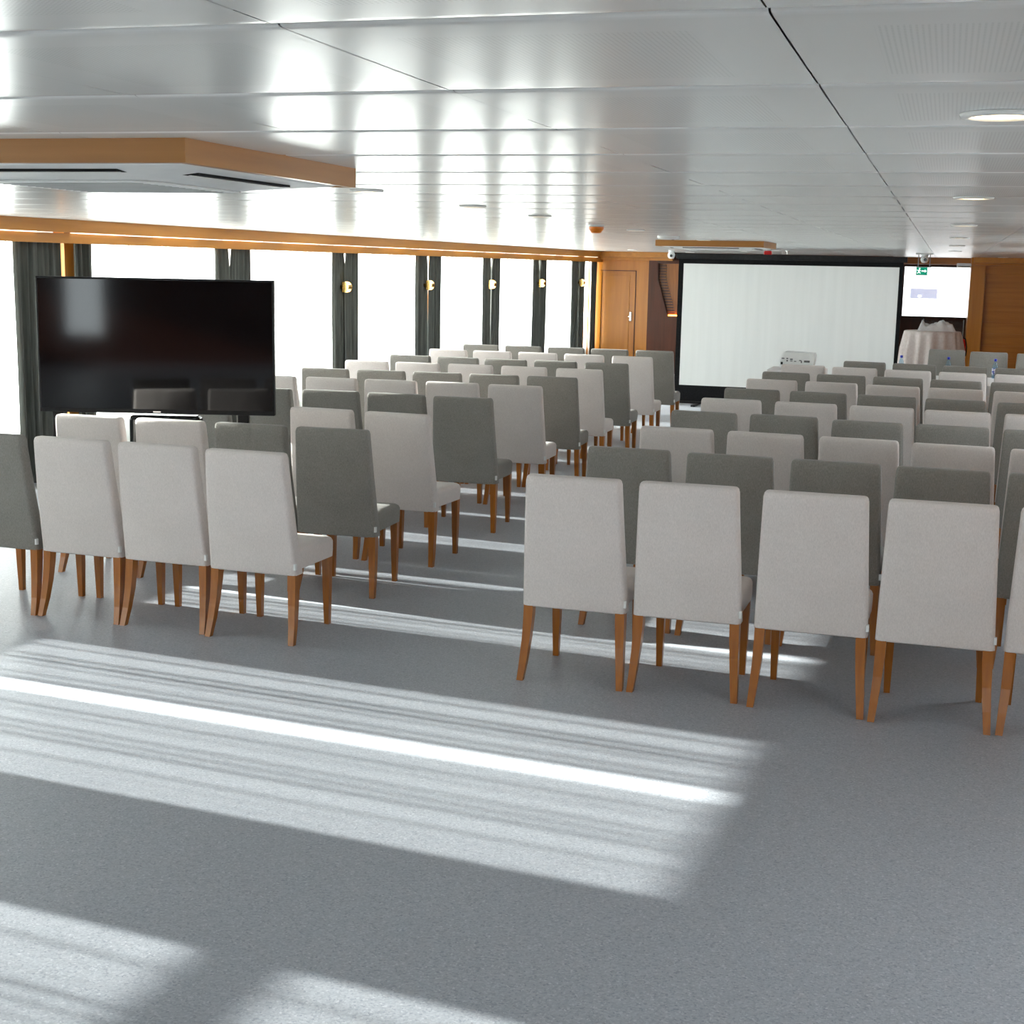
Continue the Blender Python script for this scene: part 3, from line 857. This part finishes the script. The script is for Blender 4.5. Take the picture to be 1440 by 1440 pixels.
LEFT = {
    1: ('dlll', [(-4.791, 6.40), (-4.279, 6.385), (-3.768, 6.362), (-3.251, 6.318)]),
    2: ('lldd', [(-4.814, 7.379), (-4.294, 7.408), (-3.776, 7.408), (-3.267, 7.409)]),
    3: ('ll', [(-3.79, 8.422), (-3.254, 8.372)]),
    4: ('ddddd', [(-5.31, 9.62), (-4.79, 9.625), (-4.275, 9.67), (-3.758, 9.662), (-3.243, 9.638)]),
    5: ('lllll', [(-5.272, 10.73), (-4.747, 10.76), (-4.245, 10.792), (-3.735, 10.835), (-3.206, 10.818)]),
    6: ('ddddd', [(-5.228, 11.715), (-4.714, 11.76), (-4.202, 11.789), (-3.689, 11.804), (-3.177, 11.831)]),
    7: ('lllll', [(-5.31, 12.878), (-4.792, 12.88), (-4.275, 12.923), (-3.748, 12.927), (-3.21, 12.911)]),
    8: ('ddddd', [(-5.255, 13.912), (-4.725, 13.876), (-4.215, 13.87), (-3.705, 13.91), (-3.177, 13.885)]),
    9: ('lllll', [(-5.271, 15.143), (-4.758, 15.142), (-4.244, 15.168), (-3.717, 15.142), (-3.175, 15.096)]),
    10: ('ddddd', [(-5.27, 16.329), (-4.757, 16.36), (-4.23, 16.356), (-3.708, 16.344), (-3.18, 16.351)]),
}
RIGHT = {
    1: [(-1.54, 6.129), (-1.021, 6.123), (-0.475, 6.085), (0.043, 6.054), (0.562, 6.05)],
    2: [(-1.531, 7.251), (-1.0, 7.21), (-0.472, 7.185), (0.036, 7.139), (0.555, 7.12)],
    3: [(-1.479, 8.345), (-0.955, 8.303), (-0.425, 8.263), (0.085, 8.187), (0.60, 8.131)],
    4: [(-1.489, 9.412), (-0.966, 9.398), (-0.431, 9.275), (0.083, 9.25), (0.60, 9.18)],
    5: [(-1.458, 10.45), (-0.919, 10.413), (-0.387, 10.36), (0.118, 10.275), (0.645, 10.25)],
    6: [(-1.436, 11.445), (-0.916, 11.405), (-0.395, 11.33), (0.11, 11.261), (0.625, 11.18)],
    7: [(-1.409, 12.558), (-0.900, 12.51), (-0.389, 12.409), (0.119, 12.355), (0.63, 12.27)],
    8: [(-1.392, 13.548), (-0.885, 13.492), (-0.379, 13.443), (0.123, 13.359), (0.635, 13.325)],
    9: [(-1.347, 14.749), (-0.834, 14.627), (-0.322, 14.526), (0.189, 14.473), (0.70, 14.428)],
    10: [None, (-0.796, 15.705), (-0.285, 15.606), (0.222, 15.522), (0.733, 15.445)],
}
KIND = {'l': 'light', 'd': 'dark'}
COLN = {'light': 'light beige-grey', 'dark': 'dark grey'}
rowname = ['nearest', 'second', 'third', 'fourth', 'fifth', 'sixth', 'seventh', 'eighth', 'ninth', 'farthest']
seatname = ['on the aisle', 'second from aisle', 'third from aisle', 'fourth from aisle', 'fifth from aisle']
for k, (cols, pts) in LEFT.items():
    n = len(pts)
    slope = (pts[-1][1] - pts[0][1]) / (pts[-1][0] - pts[0][0])
    for i, (x, y) in enumerate(pts):
        kd = KIND[cols[i]]
        chair(x, y, kd, '%s fabric chair, left block, %s row, %s' % (COLN[kd], rowname[k - 1], seatname[n - 1 - i]),
              'chairs of the left block', math.atan(slope) * 0.7 + random.uniform(-0.012, 0.012))
for k, pts in RIGHT.items():
    kd = 'light' if k % 2 else 'dark'
    good = [p for p in pts if p]
    slope = (good[-1][1] - good[0][1]) / (good[-1][0] - good[0][0])
    for i, p in enumerate(pts):
        if p is None: continue
        chair(p[0], p[1], kd, '%s fabric chair, right block, %s row, %s' % (COLN[kd], rowname[k - 1], seatname[i]),
              'chairs of the right block', math.atan(slope) * 0.7 + random.uniform(-0.010, 0.010))
# chairs behind the front table, facing the audience
for k, (x, y, lab) in enumerate(((0.045, 19.0, 'left dark grey chair behind the white front table, facing the viewer'),
                                 (0.54, 18.75, 'middle dark grey chair behind the white front table, facing the viewer'),
                                 (1.08, 18.65, 'right dark grey chair behind front table, cut by the picture edge'))):
    chair(x, y, 'dark', lab, 'chairs behind the front table', math.pi + 0.02 * (k - 1))

# ------------------------------------------------------------------ television on its stand
tv = thing('television', 'large flat black television standing among the left block chairs', 'television', (-4.92, 8.36, 0), math.atan2(0.44, 1.48))
TW, Z0, Z1 = 0.7725, 0.885, 1.765
cas = obj('tv_casing', bx(-TW, TW, 0.0, 0.05, Z0, Z1, bevel=0.006), 'black', tv)
obj('tv_back_bulge', bx(-0.55, 0.55, 0.05, 0.09, Z0 + 0.12, Z1 - 0.22, bevel=0.015), 'black', cas)
obj('tv_screen', bx(-TW + 0.014, TW - 0.014, -0.003, 0.002, Z0 + 0.030, Z1 - 0.014), 'tv_glass', tv)
obj('maker_badge', bx(-0.025, 0.025, -0.004, 0.0, Z0 + 0.008, Z0 + 0.017), 'chrome', tv)
for sx in (-0.66, 0.56):
    obj('stand_post', bx(sx - 0.035, sx + 0.035, 0.02, 0.07, 0.03, Z0 + 0.03, bevel=0.004), 'black', tv)
    ft = obj('stand_foot', bx(sx - 0.03, sx + 0.03, -0.22, 0.34, 0.0, 0.035, bevel=0.006), 'black', tv)
obj('pedestal', bx(-0.19, 0.28, 0.0, 0.12, 0.06, Z0 - 0.012, bevel=0.03, seg=4), 'tv_glass', tv)
obj('cross_bar', bx(-0.66, 0.56, 0.03, 0.06, 0.20, 0.26, bevel=0.004), 'black', tv)

# ------------------------------------------------------------------ projection screen
ps = thing('projection_screen', 'large white projection screen with black borders at the far end', 'projection screen', (-2.115, 20.3, 0))
hw = 1.525
obj('white_surface', bx(-hw + 0.07, hw - 0.05, -0.004, 0.004, 0.28, 1.98), 'screen_white', ps)
obj('top_border', bx(-hw, hw, -0.006, 0.006, 1.98, 2.05), 'black_cloth', ps)
obj('bottom_border', bx(-hw, hw, -0.006, 0.006, 0.05, 0.28), 'black_cloth', ps)
obj('side_border', bx(-hw, -hw + 0.07, -0.006, 0.006, 0.28, 1.98), 'black_cloth', ps)
obj('side_border', bx(hw - 0.05, hw, -0.006, 0.006, 0.28, 1.98), 'black_cloth', ps)
cs_ = obj('roller_case', bx(-hw - 0.03, hw + 0.03, -0.06, 0.06, 2.045, 2.12, bevel=0.01), 'black', ps)
obj('case_end', bx(hw + 0.03, hw + 0.045, -0.06, 0.06, 2.045, 2.12), 'black', cs_)
obj('bottom_bar', bx(-hw, hw, -0.025, 0.025, 0.02, 0.055, bevel=0.006), 'black', ps)
for sx in (-1.2, 1.2):
    obj('screen_foot', bx(sx - 0.03, sx + 0.03, -0.30, 0.30, 0.0, 0.025, bevel=0.004), 'black', ps)
obj('rear_mast', bx(-0.03, 0.03, 0.02, 0.06, 0.03, 2.05), 'black', ps)

# ------------------------------------------------------------------ projector and its table
pt = thing('projector_table', 'small white-clothed table carrying the projector beside the aisle', 'table', (-1.50, 15.95, 0))
obj('table_top', bx(-0.30, 0.28, -0.25, 0.30, 0.815, 0.845, bevel=0.004), 'white', pt)
for sx in (-0.26, 0.24):
    for sy in (-0.21, 0.26):
        obj('leg', bx(sx - 0.018, sx + 0.018, sy - 0.018, sy + 0.018, 0, 0.815), 'grey_trim', pt)
obj('cloth', bx(-0.31, 0.29, -0.26, 0.31, 0.62, 0.849, bevel=0.006), 'cloth', pt)
pj = thing('projector', 'white video projector seen from its rear connector side before the screen', 'projector', (-1.50, 15.92, 0.85))
body = [(-0.185, 0.02), (0.160, 0.02), (0.175, 0.09), (0.178, 0.150), (0.168, 0.178), (-0.140, 0.188), (-0.165, 0.17), (-0.19, 0.12)]
obj('body', prism(body, 'y', -0.13, 0.15), 'white', pj)
prt = bmesh.new()
for x, z, w_, h_ in ((-0.155, 0.118, 0.03, 0.012), (-0.11, 0.118, 0.018, 0.012), (-0.11, 0.094, 0.016, 0.016), (-0.065, 0.110, 0.028, 0.014), (-0.065, 0.092, 0.026, 0.008), (-0.025, 0.09, 0.024, 0.008), (0.03, 0.10, 0.026, 0.010), (0.042, 0.085, 0.012, 0.02), (0.10, 0.092, 0.06, 0.020)):
    box(prt, x - w_ / 2, x + w_ / 2, -0.134, -0.129, z - h_ / 2, z + h_ / 2)
obj('connectors', prt, 'port', pj)
obj('power_socket', bx(-0.178, -0.155, -0.136, -0.129, 0.052, 0.080), 'lens', pj)
for sx in (-0.15, 0.14):
    obj('foot', lathe([(0.015, 0), (0.018, 0.004), (0.010, 0.02), (0, 0.02)], 12, sx, -0.09), 'port', pj)
obj('foot', lathe([(0.015, 0), (0.018, 0.004), (0.010, 0.02), (0, 0.02)], 12, 0, 0.10), 'port', pj)
o = obj('lens_barrel', lathe([(0, 0), (0.04, 0), (0.045, 0.03), (0, 0.025)], 20), 'lens', pj)
o.rotation_euler = (math.radians(-90), 0, 0); o.location = (-0.06, 0.145, 0.10)

# ------------------------------------------------------------------ front table with bottles
TZ = 0.72
ft = thing('front_table', 'long white-clothed table in front of the facing chairs, holding bottles', 'table', (0.45, 17.0, 0))
obj('table_top', bx(-1.2, 1.25, -0.65, 0.72, TZ - 0.03, TZ - 0.004, bevel=0.003), 'white', ft)
for sx in (-1.1, 1.15):
    for sy in (-0.55, 0.62):
        obj('leg', bx(sx - 0.02, sx + 0.02, sy - 0.02, sy + 0.02, 0, TZ - 0.03), 'grey_trim', ft)
def drape_ring(x0, x1, y0, y1, z, amp, n=96, ph=0.0):
    pts = []
    per = 2 * (x1 - x0 + y1 - y0)
    for i in range(n):
        d = per * i / n
        w_ = amp * math.sin(d * 26 + ph) + amp * 0.5 * math.sin(d * 11 + 1 + ph)
        if d < x1 - x0: pts.append((x0 + d, y0 - w_, z))
        elif d < x1 - x0 + y1 - y0: pts.append((x1 + w_, y0 + d - (x1 - x0), z))
        elif d < 2 * (x1 - x0) + y1 - y0: pts.append((x1 - (d - (x1 - x0) - (y1 - y0)), y1 + w_, z))
        else: pts.append((x0 - w_, y1 - (d - 2 * (x1 - x0) - (y1 - y0)), z))
    return pts
secs = [drape_ring(-1.23, 1.28, -0.68, 0.75, 0.08, 0.012), drape_ring(-1.225, 1.275, -0.675, 0.745, 0.35, 0.008), drape_ring(-1.215, 1.265, -0.665, 0.735, TZ - 0.02, 0.001), drape_ring(-1.21, 1.26, -0.66, 0.73, TZ, 0.0)]
obj('tablecloth', loft([list(s_) for s_ in secs]), 'cloth', ft, False)
def bottle(x, y, lab):
    t = thing('water_bottle', lab, 'bottle', (x, y, TZ), 0, 'water bottles on the front table')
    obj('bottle_body', lathe([(0, 0.002), (0.028, 0.0), (0.032, 0.01), (0.032, 0.055), (0.030, 0.06), (0.032, 0.065), (0.032, 0.135), (0.024, 0.165), (0.013, 0.19), (0.013, 0.205), (0, 0.205)], 20), 'bottle', t, True)
    obj('water', lathe([(0, 0.004), (0.029, 0.004), (0.030, 0.13), (0, 0.13)], 20), 'bottle', t, True)
    obj('paper_label', lathe([(0.0326, 0.05), (0.0332, 0.05), (0.0332, 0.115), (0.0326, 0.115)], 20), 'label', t, True)
    obj('cap', lathe([(0.0135, 0.198), (0.016, 0.2), (0.016, 0.222), (0.013, 0.226), (0, 0.226)], 18), 'blue', t, True)
bottle(0.585, 17.6, 'blue-capped water bottle before the middle facing chair')
bottle(0.065, 17.66, 'blue-capped water bottle before the left facing chair')
bottle(-0.47, 17.68, 'blue-capped water bottle at the screen end of the front table')
def cup(x, y, lab):
    t = thing('white_cup', lab, 'cup', (x, y, TZ), 0, 'white cups on the front table')
    obj('cup_body', lathe([(0, 0.002), (0.022, 0.0), (0.026, 0.004), (0.036, 0.06), (0.036, 0.064), (0.033, 0.064), (0.024, 0.008), (0, 0.008)], 20), 'white', t, True)
    obj('cup_handle', tube([(0.034, 0, 0.05), (0.052, 0, 0.046), (0.055, 0, 0.028), (0.03, 0, 0.018)], 0.004, 6), 'white', t, True)
    obj('saucer', lathe([(0, 0.0005), (0.03, 0.0005), (0.062, 0.008), (0.062, 0.010), (0.03, 0.003), (0, 0.003)], 20), 'white', t, True)
cup(0.70, 17.62, 'small white cup right of the bottle before the middle facing chair')
cup(0.18, 17.64, 'small white cup right of the bottle before the left facing chair')

# ------------------------------------------------------------------ draped high table in the alcove
bt = thing('draped_table', 'tall table under a pleated cream cloth, beneath the bright alcove screen', 'table', (-0.185, 23.6, 0))
obj('table_top', lathe([(0, 1.0), (0.41, 1.0), (0.41, 1.02), (0, 1.02)], 40), 'white', bt)
obj('column', lathe([(0.25, 0), (0.25, 0.02), (0.04, 0.04), (0.04, 1.0), (0, 1.0)], 20), 'grey_trim', bt)
def skirt(r0, r1, z, amp, n=120, fold=15):
    return [((r0 + amp * math.sin(fold * a) + amp * 0.5 * math.sin(fold * 0.46 * a + 1)) * math.cos(a), (r0 + amp * math.sin(fold * a) + amp * 0.5 * math.sin(fold * 0.46 * a + 1)) * math.sin(a), z) for a in [2 * math.pi * i / n for i in range(n)]]
obj('pleated_cloth', loft([skirt(0.50, 0, 0.03, 0.05), skirt(0.475, 0, 0.35, 0.045), skirt(0.455, 0, 0.75, 0.034), skirt(0.435, 0, 0.95, 0.014), skirt(0.428, 0, 1.018, 0.002), skirt(0.415, 0, 1.028, 0.0)]), 'cream_cloth', bt, True)
cl = bmesh.new()
rnd = random.Random(3)
NX, NY = 28, 16
g = []
for i in range(NX + 1):
    row = []
    for j in range(NY + 1):
        x = -0.25 + 0.58 * i / NX; y = -0.15 + 0.3 * j / NY
        e = min(i, NX - i, 2 * j, 2 * (NY - j)) / 3.0
        h_ = 0.085 + 0.055 * math.exp(-((x + 0.19) / 0.05) ** 2) + 0.06 * math.exp(-((x - 0.12) / 0.10) ** 2) \
            + 0.014 * math.sin(x * 41 + y * 30) + 0.014 * math.sin(y * 47 - x * 20)
        row.append(cl.verts.new((x, y, max(0.0, h_ * min(1, e)))))
    g.append(row)
for i in range(NX):
    for j in range(NY):
        cl.faces.new((g[i][j], g[i + 1][j], g[i + 1][j + 1], g[i][j + 1]))
tag(obj('crumpled_cloth', cl, 'cloth', None, True, (-0.165, 23.6, 1.029)), 'crumpled white cloth heaped on top of the cream-draped table', 'cloth')
ra = thing('acrylic_stand', 'clear glass stand with steel posts behind the cream-draped table', 'stand', (-0.08, 24.3, 0))
for sx in (-0.26, 0.36):
    obj('post', lathe([(0, 0), (0.007, 0), (0.007, 1.19), (0, 1.19)], 12, sx, 0), 'grey_trim', ra)
obj('glass_panel', bx(-0.25, 0.35, -0.004, 0.004, 0.1, 1.17), 'acrylic', ra)
obj('base_plate', bx(-0.32, 0.42, -0.15, 0.15, 0, 0.015), 'chrome', ra)

fe = thing('fire_extinguisher', 'red fire extinguisher beside the cream-draped table at the wood column', 'fire extinguisher', (0.27, 24.6, 0.0))
obj('cylinder', lathe([(0, 0.42), (0.06, 0.42), (0.075, 0.45), (0.075, 0.80), (0.055, 0.86), (0.02, 0.885), (0, 0.885)], 20), 'red', fe, True)
obj('valve', bx(-0.02, 0.02, -0.02, 0.02, 0.88, 0.93, bevel=0.004), 'black', fe)
obj('lever', bx(-0.012, 0.012, -0.09, 0.02, 0.93, 0.945), 'black', fe)
obj('hose', tube([(0.0, -0.02, 0.90), (0.06, -0.05, 0.88), (0.085, -0.04, 0.75), (0.08, -0.03, 0.60)], 0.010, 8), 'black', fe, True)
obj('floor_stand', lathe([(0, 0), (0.11, 0), (0.11, 0.015), (0.05, 0.03), (0.05, 0.42), (0, 0.42)], 20), 'red', fe, True)
